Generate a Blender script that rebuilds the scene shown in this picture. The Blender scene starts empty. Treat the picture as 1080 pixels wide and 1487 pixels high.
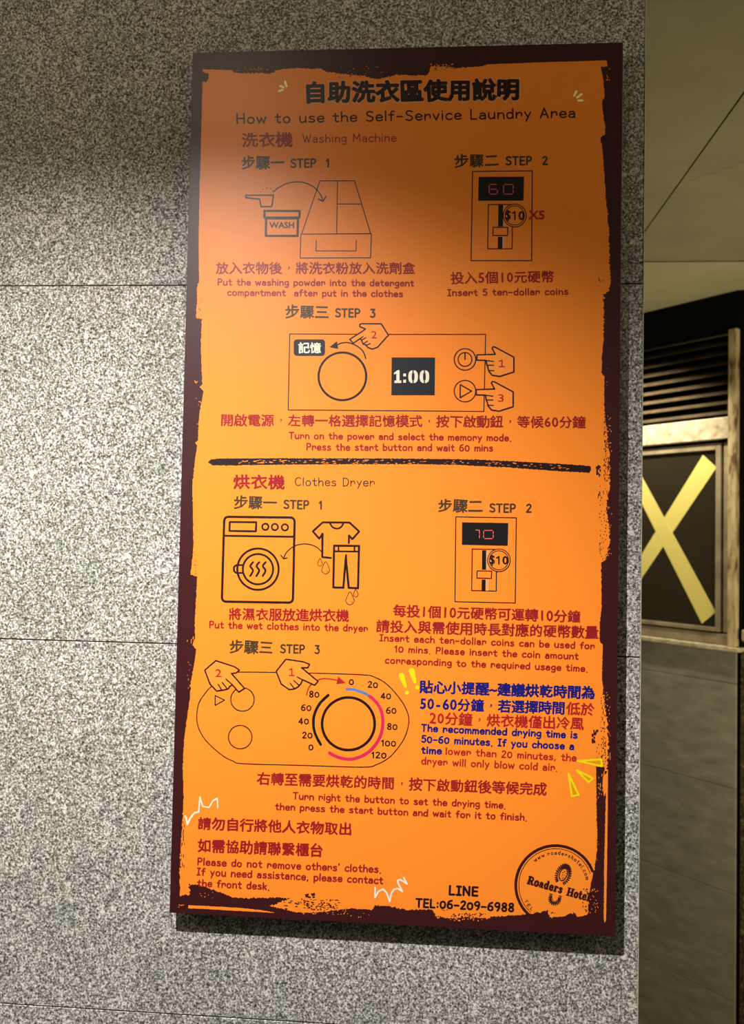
import bpy, math, random
import numpy as np
from mathutils import Matrix, Vector, noise
from mathutils.geometry import tessellate_polygon, delaunay_2d_cdt

scn = bpy.context.scene
COL = scn.collection
random.seed(7)

# ------------------------------------------------------------------ camera
R0 = ((0.9974966833, 0.0680614038, 0.0191836405),      # right
      (-0.0169088273, -0.0338430874, 0.9992841122),    # up
      (-0.0686619130, 0.9971069605, 0.0326075289))     # forward
F = 1131.114
CAM = Vector((0.3411942, -1.06540987, 0.52002063 + 0.95))
cd = bpy.data.cameras.new('camera')
cam = bpy.data.objects.new('camera', cd)
COL.objects.link(cam)
m = Matrix.Identity(4)
for i in range(3):
    m[i][0] = R0[0][i]; m[i][1] = R0[1][i]; m[i][2] = -R0[2][i]; m[i][3] = CAM[i]
cam.matrix_world = m
cd.sensor_fit = 'HORIZONTAL'
cd.sensor_width = 36.0
cd.lens = F / 1080 * 36.0
cd.clip_start = 0.01
cd.dof.use_dof = True
cd.dof.focus_distance = 1.075
cd.dof.aperture_fstop = 9.0
scn.camera = cam

# ------------------------------------------------------------------ world, lights, exposure
scn.view_settings.view_transform = 'Standard'
scn.view_settings.look = 'None'
scn.view_settings.gamma = 1
scn.view_settings.use_curve_mapping = False
scn.view_settings.exposure = 0.0
w = bpy.data.worlds.new('world'); scn.world = w; w.use_nodes = True
w.node_tree.nodes['Background'].inputs[0].default_value = (1.0, 0.84, 0.52, 1)
w.node_tree.nodes['Background'].inputs[1].default_value = 0.05

def spot(name, loc, aim, power, color, size_deg, blend, radius):
    l = bpy.data.lights.new(name, 'SPOT')
    l.energy = power; l.color = color; l.spot_size = math.radians(size_deg); l.spot_blend = blend
    l.shadow_soft_size = radius
    o = bpy.data.objects.new(name, l); COL.objects.link(o)
    o.location = loc
    o.rotation_euler = (Vector(aim) - Vector(loc)).to_track_quat('-Z', 'Y').to_euler()
    return o

def area(name, loc, aim, power, color, sx, sy):
    l = bpy.data.lights.new(name, 'AREA'); l.shape = 'RECTANGLE'; l.size = sx; l.size_y = sy
    l.energy = power; l.color = color
    o = bpy.data.objects.new(name, l); COL.objects.link(o); o.location = loc
    o.rotation_euler = (Vector(aim) - Vector(loc)).to_track_quat('-Z', 'Y').to_euler()
    return o

# recessed ceiling downlight in front of the stone wall, above left of the sign
spot('downlight', (-0.18, -0.92, 2.56), (-0.18, -0.92, 0.0), 400.0, (1.0, 0.975, 0.94), 122.0, 0.7, 0.012)
# wide spill of the same lamp's diffuser
sp = bpy.data.lights.new('downlight_spill', 'POINT'); sp.energy = 5.0; sp.color = (1.0, 0.88, 0.66); sp.shadow_soft_size = 0.05
so = bpy.data.objects.new('downlight_spill', sp); COL.objects.link(so); so.location = (-0.18, -0.92, 2.57)
# soft fills added at both sides to lift the upper wall, sources unseen
area('corridor_fill', (-1.7, -0.95, 2.5), (0.1, 0.0, 2.05), 16.0, (1.0, 0.88, 0.66), 0.9, 0.5)
area('corridor_fill', (1.9, -0.85, 2.5), (0.5, 0.0, 2.05), 9.5, (1.0, 0.86, 0.58), 0.9, 0.5)
# downlight in front of the window wall
WP = Vector((1.4457, 2.9947, 0.0))
WU = Vector((0.667, -0.745, 0.0)).normalized()
WN = Vector((-0.745, -0.667, 0.0)).normalized()       # towards the room
bl = WP + WU * 0.0 + WN * 0.36
spot('downlight', (bl.x, bl.y, 2.62), (bl.x, bl.y, 0.0), 120.0, (1.0, 0.89, 0.66), 112.0, 0.65, 0.03)
# unseen fill added at the right for the far ceiling and tiles
area('far_wall_fill', (2.5, 0.6, 0.8), (1.6, 2.7, 1.05), 40.0, (1.0, 0.87, 0.52), 1.0, 1.0)
# weak unseen fill added behind the camera; the sign's sheen is the downlight's
area('rear_fill', (-1.15, -2.6, 2.35), (-0.1, 0.0, 1.6), 0.8, (0.93, 0.88, 1.0), 0.8, 0.9)

# ------------------------------------------------------------------ materials
def lin(c):
    return tuple(((v / 255) / 12.92 if v / 255 <= 0.04045 else ((v / 255 + 0.055) / 1.055) ** 2.4) for v in c)

def mat(name, rgb, rough=0.5, spec=0.5, metal=0.0):
    mt = bpy.data.materials.new(name); mt.use_nodes = True
    b = mt.node_tree.nodes['Principled BSDF']
    b.inputs['Base Color'].default_value = (*lin(rgb), 1)
    b.inputs['Roughness'].default_value = rough
    b.inputs['Specular IOR Level'].default_value = spec
    b.inputs['Metallic'].default_value = metal
    return mt

def nodes(mt):
    nt = mt.node_tree
    return nt, nt.nodes, nt.links, nt.nodes['Principled BSDF']

def ramp(N, stops, interp='LINEAR'):
    r = N.new('ShaderNodeValToRGB'); r.color_ramp.interpolation = interp
    e = r.color_ramp.elements
    e[0].position, e[0].color = stops[0][0], (*lin(stops[0][1]), 1)
    e[1].position, e[1].color = stops[-1][0], (*lin(stops[-1][1]), 1)
    for p, c in stops[1:-1]:
        q = e.new(p); q.color = (*lin(c), 1)
    return r

def mottled(name, stops, scale, rough=0.6, spec=0.4, detail=4, bump=0.0, metal=0.0, stretch=(1, 1, 1)):
    mt = mat(name, (128, 128, 128), rough, spec, metal)
    nt, N, L, b = nodes(mt)
    tc = N.new('ShaderNodeTexCoord'); mp = N.new('ShaderNodeMapping'); mp.inputs['Scale'].default_value = stretch
    ns = N.new('ShaderNodeTexNoise'); ns.inputs['Scale'].default_value = scale; ns.inputs['Detail'].default_value = detail
    r = ramp(N, stops)
    L.new(tc.outputs['Object'], mp.inputs[0]); L.new(mp.outputs[0], ns.inputs[0])
    L.new(ns.outputs[0], r.inputs[0]); L.new(r.outputs[0], b.inputs['Base Color'])
    if bump:
        bp = N.new('ShaderNodeBump'); bp.inputs['Strength'].default_value = bump; bp.inputs['Distance'].default_value = 0.002
        L.new(ns.outputs[0], bp.inputs['Height']); L.new(bp.outputs[0], b.inputs['Normal'])
    return mt

def granite():
    mt = mat('granite', (160, 158, 150), 0.75, 0.3)
    nt, N, L, b = nodes(mt)
    tc = N.new('ShaderNodeTexCoord')
    n1 = N.new('ShaderNodeTexNoise'); n1.inputs['Scale'].default_value = 370; n1.inputs['Detail'].default_value = 3.0; n1.inputs['Roughness'].default_value = 0.62
    r1 = ramp(N, [(0.34, (28, 26, 24)), (0.42, (104, 102, 97)), (0.53, (156, 154, 149)), (0.65, (226, 224, 220))])
    L.new(tc.outputs['Object'], n1.inputs[0]); L.new(n1.outputs[0], r1.inputs[0])
    # large soft tint changes of the stone
    n2 = N.new('ShaderNodeTexNoise'); n2.inputs['Scale'].default_value = 6; n2.inputs['Detail'].default_value = 3
    r2 = ramp(N, [(0.3, (206, 208, 200)), (0.7, (232, 226, 222))])
    L.new(tc.outputs['Object'], n2.inputs[0]); L.new(n2.outputs[0], r2.inputs[0])
    mx = N.new('ShaderNodeMix'); mx.data_type = 'RGBA'; mx.blend_type = 'MULTIPLY'; mx.inputs[0].default_value = 1
    L.new(r1.outputs[0], mx.inputs[6]); L.new(r2.outputs[0], mx.inputs[7])
    # pale pebbles
    v = N.new('ShaderNodeTexVoronoi'); v.inputs['Scale'].default_value = 14; v.inputs['Randomness'].default_value = 1
    v.voronoi_dimensions = '2D'
    sx = N.new('ShaderNodeSeparateXYZ'); cx = N.new('ShaderNodeCombineXYZ'); L.new(tc.outputs['Object'], sx.inputs[0]); L.new(sx.outputs[0], cx.inputs[0]); L.new(sx.outputs[2], cx.inputs[1]); L.new(cx.outputs[0], v.inputs[0])
    nd = N.new('ShaderNodeTexNoise'); nd.inputs['Scale'].default_value = 150
    L.new(tc.outputs['Object'], nd.inputs[0])
    ad = N.new('ShaderNodeMath'); ad.operation = 'MULTIPLY_ADD'; ad.inputs[1].default_value = 0.05
    L.new(nd.outputs[0], ad.inputs[0]); L.new(v.outputs['Distance'], ad.inputs[2])
    lt = N.new('ShaderNodeMath'); lt.operation = 'LESS_THAN'; lt.inputs[1].default_value = 0.072
    L.new(ad.outputs[0], lt.inputs[0])
    m2 = N.new('ShaderNodeMix'); m2.data_type = 'RGBA'
    m2.inputs[7].default_value = (*lin((198, 194, 182)), 1)
    ml = N.new('ShaderNodeMath'); ml.operation = 'MULTIPLY'; ml.inputs[1].default_value = 0.6
    sc_ = N.new('ShaderNodeSeparateColor'); L.new(v.outputs['Color'], sc_.inputs[0]); gt = N.new('ShaderNodeMath'); gt.operation = 'GREATER_THAN'; gt.inputs[1].default_value = 0.5; L.new(sc_.outputs[0], gt.inputs[0]); mg = N.new('ShaderNodeMath'); mg.operation = 'MULTIPLY'; L.new(lt.outputs[0], mg.inputs[0]); L.new(gt.outputs[0], mg.inputs[1])
    L.new(mg.outputs[0], ml.inputs[0]); L.new(ml.outputs[0], m2.inputs[0]); L.new(mx.outputs[2], m2.inputs[6])
    L.new(m2.outputs[2], b.inputs['Base Color'])
    bp = N.new('ShaderNodeBump'); bp.inputs['Strength'].default_value = 0.16; bp.inputs['Distance'].default_value = 0.0015
    L.new(n1.outputs[0], bp.inputs['Height']); L.new(bp.outputs[0], b.inputs['Normal'])
    return mt

PR, PS = 0.39, 0.38
def ink(name, rgb): 
    mt = mat(name, rgb, PR, PS)
    nt, N, L, b = nodes(mt)
    tc = N.new('ShaderNodeTexCoord'); ns = N.new('ShaderNodeTexNoise'); ns.inputs['Scale'].default_value = 900; ns.inputs['Detail'].default_value = 2
    bp = N.new('ShaderNodeBump'); bp.inputs['Strength'].default_value = 0.10; bp.inputs['Distance'].default_value = 0.0006
    L.new(tc.outputs['Object'], ns.inputs[0]); L.new(ns.outputs[0], bp.inputs['Height']); L.new(bp.outputs[0], b.inputs['Normal'])
    return mt

M = dict(
    granite=granite(),
    joint=mat('joint_mortar', (60, 56, 50), 0.9, 0.1),
    trim=mat('edge_trim', (170, 164, 144), 0.5, 0.4, 0.2),
    maroon=ink('maroon_print', (46, 12, 14)),
    orange=ink('orange_print', (208, 114, 32)),
    pale_orange=ink('pale_orange_print', (210, 118, 40)),
    pale=ink('pale_halo_print', (196, 130, 84)),
    dark=ink('dark_ink', (26, 7, 10)),
    olive=ink('olive_ink', (54, 42, 26)),
    umber=ink('umber_ink', (46, 26, 22)),
    red=ink('red_ink', (122, 17, 22)),
    crimson=ink('crimson_ink', (140, 22, 24)),
    navy=ink('navy_ink', (14, 15, 92)),
    slate=ink('slate_ink', (18, 21, 28)),
    black=ink('black_ink', (14, 10, 12)),
    white=ink('white_ink', (196, 188, 172)),
    cream=ink('cream_ink', (236, 226, 160)),
    yellow=ink('yellow_ink', (198, 174, 12)),
    mustard=ink('mustard_ink', (186, 120, 10)),
    pink=ink('pink_ink', (170, 30, 66)),
    blue=ink('blue_ink', (72, 100, 144)),
    led=ink('led_ink', (186, 76, 74)),
    core=mat('board_core', (70, 52, 48), 0.6, 0.3),
    steel=mat('spacer_steel', (150, 150, 150), 0.35, 0.5, 1.0),
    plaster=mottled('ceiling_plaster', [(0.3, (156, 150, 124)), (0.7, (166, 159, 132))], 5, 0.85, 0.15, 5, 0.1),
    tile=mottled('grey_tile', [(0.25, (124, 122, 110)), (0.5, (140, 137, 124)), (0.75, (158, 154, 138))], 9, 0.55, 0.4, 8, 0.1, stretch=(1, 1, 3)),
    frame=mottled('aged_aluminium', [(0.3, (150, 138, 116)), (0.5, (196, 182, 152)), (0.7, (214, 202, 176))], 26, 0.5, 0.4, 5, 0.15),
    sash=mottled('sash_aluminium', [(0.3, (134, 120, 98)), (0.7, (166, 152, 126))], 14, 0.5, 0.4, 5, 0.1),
    plaster_far_lit=mottled('ceiling_plaster_far_lit', [(0.3, (188, 180, 148)), (0.7, (198, 190, 156))], 5, 0.85, 0.15, 5, 0.1),  # brighter light on the far ceiling row put into the plaster colour
    dirty=mottled('stained_post_paint', [(0.32, (92, 70, 46)), (0.45, (176, 156, 116)), (0.7, (206, 190, 152))], 30, 0.6, 0.3, 6, 0.2, stretch=(1, 1, .35)),
    slat=mottled('louvre_paint', [(0.3, (54, 43, 27)), (0.7, (80, 65, 44))], 20, 0.55, 0.3),
    blackm=mat('black_header_paint', (10, 9, 8), 0.8, 0.1),
    gap=mat('dark_gap', (16, 12, 8), 0.9, 0.1),
    inner=mottled('room_behind_glass', [(0.35, (96, 80, 54)), (0.65, (118, 94, 62))], 3, 0.9, 0.1),
    reflect_red=mottled('painted_glass_reflection', [(0.35, (118, 82, 50)), (0.65, (136, 96, 60))], 3, 0.9, 0.1),  # redder side of the reflection in the glass, painted as a colour
    tape=mat('yellow_tape', (232, 216, 124), 0.5, 0.3),
    brown=mottled('brown_wall', [(0.4, (56, 44, 26)), (0.6, (96, 78, 48)), (0.72, (150, 130, 90))], 60, 0.7, 0.3, 5),
    floor=mottled('floor_tile', [(0.3, (96, 90, 80)), (0.7, (116, 110, 98))], 8, 0.5, 0.4),
)
g = mat('window_glass', (120, 108, 84), 0.08, 0.5)
g.node_tree.nodes['Principled BSDF'].inputs['Transmission Weight'].default_value = 0.85
g.node_tree.nodes['Principled BSDF'].inputs['IOR'].default_value = 1.45
M['glass'] = g

# ------------------------------------------------------------------ mesh helpers
class MB:
    def __init__(self): self.v = []; self.f = []
    def add(self, vs, fs):
        n = len(self.v); self.v += [tuple(p) for p in vs]; self.f += [tuple(i + n for i in q) for q in fs]; return self
    def box8(self, c8):
        return self.add(c8, [(0, 1, 2, 3), (7, 6, 5, 4), (0, 4, 5, 1), (1, 5, 6, 2), (2, 6, 7, 3), (3, 7, 4, 0)])
    def box(self, x0, x1, y0, y1, z0, z1):
        return self.box8([(x0, y0, z0), (x1, y0, z0), (x1, y0, z1), (x0, y0, z1), (x0, y1, z0), (x1, y1, z0), (x1, y1, z1), (x0, y1, z1)])
    def build(self, name, material, parent=None, bevel=0.0, fixn=True):
        me = bpy.data.meshes.new(name); me.from_pydata(self.v, [], self.f)
        if fixn:
            import bmesh
            b = bmesh.new(); b.from_mesh(me); bmesh.ops.recalc_face_normals(b, faces=b.faces[:]); b.to_mesh(me); b.free()
        me.materials.append(material); me.update()
        o = bpy.data.objects.new(name, me); COL.objects.link(o)
        if parent: o.parent = parent
        if bevel:
            md = o.modifiers.new('bevel', 'BEVEL'); md.width = bevel; md.segments = 2; md.limit_method = 'ANGLE'
        return o

def empty(name, loc=(0, 0, 0)):
    o = bpy.data.objects.new(name, None); COL.objects.link(o); o.location = loc; o.empty_display_size = 0.05; return o
def child_at(o, root):
    o.parent = root; o.matrix_parent_inverse = Matrix.Translation(root.location).inverted(); return o
def tag(o, label, cat, group=None):
    o['label'] = label; o['category'] = cat
    if group: o['group'] = group
    return o
def struct(o): o['kind'] = 'structure'; return o

# ------------------------------------------------------------------ stone wall (front face y = 0.02)
WY = 0.02
wall = struct(MB().box(-2.4, 0.632, WY + 0.006, 0.22, -0.95, 2.65).build('wall_front', M['joint']))
zj = [-0.95, -0.7107, -0.1983 , 0.3141, 0.8017, 1.3142, 1.8266, 2.339, 2.65]
zj = [-0.95, -0.736, -0.2235, 0.289, 0.8017, 1.3142, 1.8266, 2.339, 2.65]
J = 0.0011
for k in range(len(zj) - 1):
    for (xa, xb) in ((-2.4, -0.585), (-0.585, 0.6350)):
        md = MB().box(xa + J * .7, xb - (0 if xb > 0 else J * .7), WY, WY + 0.008, zj[k] + J * .7, zj[k + 1] - J * .7)
        p = md.build('stone_panel', M['granite'], wall, bevel=0.0007)
        p.location = (0, random.uniform(-.0002, .0002), 0)
struct(MB().box(0.6350, 0.6358, WY - 0.001, 0.222, -0.95, 2.65).build('trim_1', M['trim'], bevel=0.0004))

# ------------------------------------------------------------------ ceiling and floor
ceil = struct(MB().box(-2.4, 3.2, -3.2, 4.6, 2.6506, 2.72).build('ceiling', M['gap']))
xs = [-2.4, -1.2, -0.02, 1.152, 2.33, 3.2]; ys = [-3.2, -1.7, -0.2 + 0.0, 2.243, 4.6]
ys = [-3.2, -2.45, -0.1, 2.243, 4.6]
for i in range(len(xs) - 1):
    for k in range(len(ys) - 1):
        if k >= 3 and i < 3: pass
        MB().box(xs[i] + .0022, xs[i + 1] - .0022, ys[k] + (.006 if k == 3 else .0022), ys[k + 1] - (.006 if k == 2 else .0022), 2.65, 2.66).build('ceiling_panel', M['plaster_far_lit' if k == 3 else 'plaster'], ceil, bevel=0.001)
# hairline crack in the ceiling plaster
ck = [(0.0, 0.0), (.05, .012), (.08, .03), (.12, .028), (.17, .05), (.21, .052), (.27, .085)]
mbk = MB(); bx, by = 1.18, 1.495; ck = [(a_ * .45, b_) for a_, b_ in ck]
for (ax_, ay_), (cx_, cy_) in zip(ck, ck[1:]):
    mbk.box8([(bx + ax_, by - ay_ * 1.6, 2.6496), (bx + cx_, by - cy_ * 1.6, 2.6496), (bx + cx_, by - cy_ * 1.6, 2.6502), (bx + ax_, by - ay_ * 1.6, 2.6502),
              (bx + ax_, by - ay_ * 1.6 + .0009, 2.6496), (bx + cx_, by - cy_ * 1.6 + .0009, 2.6496), (bx + cx_, by - cy_ * 1.6 + .0009, 2.6502), (bx + ax_, by - ay_ * 1.6 + .0009, 2.6502)])
mbk.build('hairline_crack', M['brown'], ceil)
struct(MB().box(-2.4, 3.2, -3.2, 4.6, -1.0, -0.95).build('floor', M['floor']))

# ------------------------------------------------------------------ window wall at an angle, beyond the corner
def wp(s, d, z): p = WP + WU * s + WN * d; return (p.x, p.y, z)
def wbox(mb, s0, s1, z0, z1, d0, d1):
    return mb.box8([wp(s0, d1, z0), wp(s1, d1, z0), wp(s1, d1, z1), wp(s0, d1, z1), wp(s0, d0, z0), wp(s1, d0, z0), wp(s1, d0, z1), wp(s0, d0, z1)])
SL = -2.0
win = struct(empty('window_1', wp(0, 0, 0.98)))
def wpart(name, material, *boxes, bevel=0.0, root=win):
    mb = MB()
    for b in boxes: wbox(mb, *b)
    o = mb.build(name, material, None, bevel); return child_at(o, root)
wpart('header', M['blackm'], (SL, 0.50, 2.47, 2.648, -0.06, 0.01))
wpart('louvre_backing', M['gap'], (SL, 0.459, 2.06, 2.47, -0.10, -0.07))
for k in range(9):
    z = 2.096 + k * 0.0465
    mb = MB()
    a, b2 = 0.0, 0.034
    # slanting blade: low edge towards the room
    mb.box8([wp(SL, 0.012, z - .018), wp(0.459, 0.012, z - .018), wp(0.459, 0.012, z - .014), wp(SL, 0.012, z - .014),
             wp(SL, -0.03, z + .014), wp(0.459, -0.03, z + .014), wp(0.459, -0.03, z + .018), wp(SL, -0.03, z + .018)])
    child_at(mb.build('slat', M['slat']), win)
wpart('transom', M['frame'], (SL, 0.459, 1.962, 2.063, -0.06, 0.022), bevel=0.003)
wpart('transom_gasket', M['gap'], (SL, 0.459, 1.946, 1.961, -0.06, -0.012))
wpart('sash_frame', M['sash'], (SL, 0.389, 1.915, 1.946, -0.02, 0.006), (0.3895, 0.416, 1.060, 1.946, -0.02, 0.006),
      (SL, 0.389, 1.060, 1.079, -0.02, 0.010), bevel=0.002)
wpart('window_frame', M['sash'], (0.428, 0.451, 1.060, 1.946, -0.03, 0.004), (SL, 0.451, 1.002, 1.052, -0.03, 0.004), bevel=0.002)
wpart('frame_channel', M['gap'], (0.417, 0.427, 1.055, 1.946, -0.03, -0.012), (0.452, 0.460, 1.0, 1.960, -0.03, -0.012), (SL, 0.42, 1.0525, 1.0595, -0.03, -0.012))
wpart('glass_pane', M['glass'], (SL, 0.3892, 1.078, 1.916, -0.010, -0.005))
wpart('post', M['dirty'], (0.4605, 0.4995, 1.001, 2.469, -0.06, 0.030), bevel=0.003)
wpart('sill', M['frame'], (SL, 0.52, 0.980, 1.000, -0.06, 0.045), bevel=0.003)
wpart('inner_backing', M['inner'], (SL, 0.245, 1.0, 1.946, -0.16, -0.13))  # plain backing, darker side of the edge reflected in the glass
wpart('reflection_panel', M['reflect_red'], (0.2455, 0.46, 1.0, 1.946, -0.15, -0.12))  # panel added to carry the redder side of that reflection

lower = struct(empty('wall_back', wp(0, 0, -0.95)))
wpart('backing', M['gap'], (SL, 0.5, -0.95, 0.979, -0.06, 0.012), root=lower)
tz = [-0.95, -0.585, -0.112, 0.361, 0.834, 0.979]
for k in range(5):
    wpart('wall_tile', M['tile'], (SL, 0.500, tz[k] + .0015, tz[k + 1] - .0015, 0.0125, 0.022), bevel=0.001, root=lower)
side = struct(empty('wall_right', wp(0.5, 0, -0.95)))
wpart('reveal', M['gap'], (0.501, 0.515, -0.95, 2.648, -0.06, 0.0), root=side)
wpart('lower_wall', M['brown'], (0.516, 1.3, -0.95, 0.978, -0.06, 0.012), root=side)
wpart('upper_wall', M['blackm'], (0.5205, 1.3, 1.0, 2.648, -0.06, -0.01), root=side)
wpart('ledge_block', M['dirty'], (0.5205, 0.60, 1.03, 1.085, -0.009, 0.02), bevel=0.008, root=side)

# yellow tape cross on the glass
def tape(c4, label):
    d0, d1 = -0.0045, -0.0038
    mb = MB().box8([wp(s, d1 + off, z) for (s, z, off) in c4] + [wp(s, d0, z) for (s, z, off) in c4])
    return tag(mb.build('tape_strip', M['tape']), label, 'tape', 'yellow tape crossed on the window')
# strip rising to the right: passes (0.114,1.523)
tape([(-0.225, 0.925+.16, 0), (-0.155, 0.87+.21, 0), (0.389, 1.832, 0), (0.321, 1.896, 0)], 'yellow tape strip rising to upper right, under the other strip of the X')
tape([(-0.14, 1.905, .0009), (-0.07, 1.912+.0, .0009), (0.3885, 1.150, .0009), (0.3205, 1.090, .0009)][::-1], 'yellow tape strip falling to lower right, on top at the crossing of the X')

# ------------------------------------------------------------------ THE SIGN  (front face y = 0, x 0..0.6, z 0.95..2.154)
Z0 = 0.95
SW, SH = 0.6, 1.2042
sign = tag(empty('wall_sign', (0, 0, Z0)), 'tall orange laundry instruction sign with ragged maroon border on the grey stone wall', 'sign')
def fin(o): return child_at(o, sign)
board = fin(MB().box(0, SW, 0.0, 0.005, Z0, Z0 + SH).build('board', M['maroon'], None, bevel=0.0004))
for (x, z) in ((.05, .06), (.55, .06), (.05, 1.14), (.55, 1.14)):
    n = 20; mb = MB()
    vs = [(x + .012 * math.cos(2 * math.pi * i / n), y, Z0 + z + .012 * math.sin(2 * math.pi * i / n)) for y in (0.005, WY) for i in range(n)]
    mb.add(vs, [tuple(range(n)), tuple(range(n, 2 * n))] + [(i, (i + 1) % n, n + (i + 1) % n, n + i) for i in range(n)])
    fin(mb.build('standoff_spacer', M['steel']))

def P(px, py):
    """artwork coordinates -> place on the board's face"""
    a = (px - 540) / F; b = (743.5 - py) / F
    d = [R0[0][i] * a + R0[1][i] * b + R0[2][i] for i in range(3)]
    k = -CAM[1] / d[1]
    return (CAM[0] + k * d[0], CAM[2] + k * d[2])
PX = 1 / 1062.0

def cdt(co, faces, k=1000.0):
    """merge overlapping flat convex faces into one sheet of triangles"""
    tri = []
    edges = set()
    for f in faces:
        n = len(f)
        a = sum(co[f[i]][0] * co[f[(i + 1) % n]][1] - co[f[(i + 1) % n]][0] * co[f[i]][1] for i in range(n))
        g = list(f) if a > 0 else list(f)[::-1]
        if abs(a) * k * k < 1e-6: continue
        for i in range(n): edges.add((min(g[i], g[(i + 1) % n]), max(g[i], g[(i + 1) % n])))
        for i in range(1, n - 1):
            tri.append([co[g[0]][0] * k, co[g[0]][1] * k, co[g[i]][0] * k, co[g[i]][1] * k, co[g[i + 1]][0] * k, co[g[i + 1]][1] * k])
    r = delaunay_2d_cdt([Vector((a * k, b * k)) for a, b in co], list(edges), [], 0, 1e-5)
    vs = np.array([(p[0], p[1]) for p in r[0]]); ft = np.array([tuple(f) for f in r[2]])
    T = np.array(tri); cen = vs[ft].mean(axis=1); ok = np.zeros(len(ft), bool)
    tx0 = T[:, 0::2].min(1); tx1 = T[:, 0::2].max(1); ty0 = T[:, 1::2].min(1); ty1 = T[:, 1::2].max(1)
    order = np.argsort(cen[:, 0])
    for s0 in range(0, len(ft), 48):
        idx = order[s0:s0 + 48]; c = cen[idx]
        U = T[(tx0 <= c[:, 0].max()) & (tx1 >= c[:, 0].min()) & (ty0 <= c[:, 1].max()) & (ty1 >= c[:, 1].min())]
        if not len(U): continue
        ins = np.ones((len(c), len(U)), bool)
        for i in range(3):
            ax, ay = U[:, 2 * i], U[:, 2 * i + 1]; bx, by = U[:, (2 * i + 2) % 6], U[:, (2 * i + 3) % 6]
            ins &= ((bx - ax)[None] * (c[:, 1][:, None] - ay[None]) - (by - ay)[None] * (c[:, 0][:, None] - ax[None])) >= 0
        ok[idx] = ins.any(axis=1)
    ft = ft[ok]
    used = sorted(set(ft.ravel().tolist())); mp = {u: i for i, u in enumerate(used)}
    return [(vs[u][0] / k, vs[u][1] / k) for u in used], [tuple(mp[i] for i in f) for f in ft.tolist()]

class Pen:
    """flat print: ribbons, discs and filled outlines on one layer of the board's face"""
    def __init__(self, layer=2): self.v = []; self.f = []; self.y = -0.00003 * layer; self.raw = True
    def poly(self, pts):
        n = len(self.v); self.v += [(p[0], self.y, p[1]) for p in pts]; self.f.append(tuple(range(n, n + len(pts)))); return self
    def fill(self, pts):
        n = len(self.v); self.v += [(p[0], self.y, p[1]) for p in pts]
        for t in tessellate_polygon([[Vector((p[0], p[1], 0)) for p in pts]]): self.f.append((t[0] + n, t[1] + n, t[2] + n))
        return self
    def disc(self, c, r, n=10):
        return self.poly([(c[0] + r * math.cos(2 * math.pi * i / n), c[1] + r * math.sin(2 * math.pi * i / n)) for i in range(n)])
    def line(self, pts, wd, closed=False, caps=True):
        h = wd / 2; q = list(pts) + ([pts[0]] if closed else [])
        for a, b in zip(q, q[1:]):
            dx, dz = b[0] - a[0], b[1] - a[1]; l = math.hypot(dx, dz)
            if l < 1e-9: continue
            nx, nz = -dz / l * h, dx / l * h
            self.poly([(a[0] + nx, a[1] + nz), (b[0] + nx, b[1] + nz), (b[0] - nx, b[1] - nz), (a[0] - nx, a[1] - nz)])
        idx = q if caps else q[1:-1]
        for p in idx: self.disc(p, h, 8 if wd < 0.003 else 14)
        return self
    def union(self, v0=0, f0=0):
        fs = self.f[f0:]
        if not fs: return self
        co, out = cdt([(p[0], p[2]) for p in self.v[v0:]], [tuple(i - v0 for i in f) for f in fs])
        self.v = self.v[:v0] + [(a, self.y, b) for a, b in co]
        self.f = self.f[:f0] + [tuple(i + v0 for i in f) for f in out]
        return self
    # photo-traced versions
    def L(self, pts, wpx, closed=False, smooth=False, caps=True):
        if smooth: pts = catmull(pts, closed)
        return self.line([P(*p) for p in pts], wpx * PX, closed, caps)
    def FL(self, pts, smooth=False):
        if smooth: pts = catmull(pts, True)
        return self.fill([P(*p) for p in pts])
    def C(self, c, r, wpx, n=48, a0=0, a1=360):
        full = abs(a1 - a0) >= 360
        pts = [(c[0] + r * math.cos(math.radians(a0 + (a1 - a0) * i / n)), c[1] + r * math.sin(math.radians(a0 + (a1 - a0) * i / n))) for i in range(n + (0 if full else 1))]
        return self.L(pts, wpx, closed=full)
    def out(self, name, material, parent=None):
        if self.raw: self.union()
        me = bpy.data.meshes.new(name); me.from_pydata(self.v, [], self.f); me.materials.append(material)
        me.update()
        import bmesh
        b = bmesh.new(); b.from_mesh(me)
        for fc in b.faces:
            if fc.normal.y > 0: fc.normal_flip()
        b.to_mesh(me); b.free()
        o = bpy.data.objects.new(name, me); COL.objects.link(o)
        fin(o)
        if parent is not None:
            o.parent = parent; o.matrix_parent_inverse = (Matrix.Translation(sign.location) @ parent.matrix_parent_inverse).inverted()
        return o

def catmull(pts, closed=False, n=6):
    out = []; N_ = len(pts)
    rng = range(N_) if closed else range(N_ - 1)
    for i in rng:
        if closed: p0, p1, p2, p3 = pts[i - 1], pts[i], pts[(i + 1) % N_], pts[(i + 2) % N_]
        else: p0, p1, p2, p3 = pts[max(i - 1, 0)], pts[i], pts[i + 1], pts[min(i + 2, N_ - 1)]
        for k in range(n):
            t = k / n
            out.append(tuple(0.5 * ((2 * p1[j]) + (-p0[j] + p2[j]) * t + (2 * p0[j] - 5 * p1[j] + 4 * p2[j] - p3[j]) * t * t + (-p0[j] + 3 * p1[j] - 3 * p2[j] + p3[j]) * t ** 3) for j in (0, 1)))
    if not closed: out.append(tuple(pts[-1]))
    return out

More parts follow.
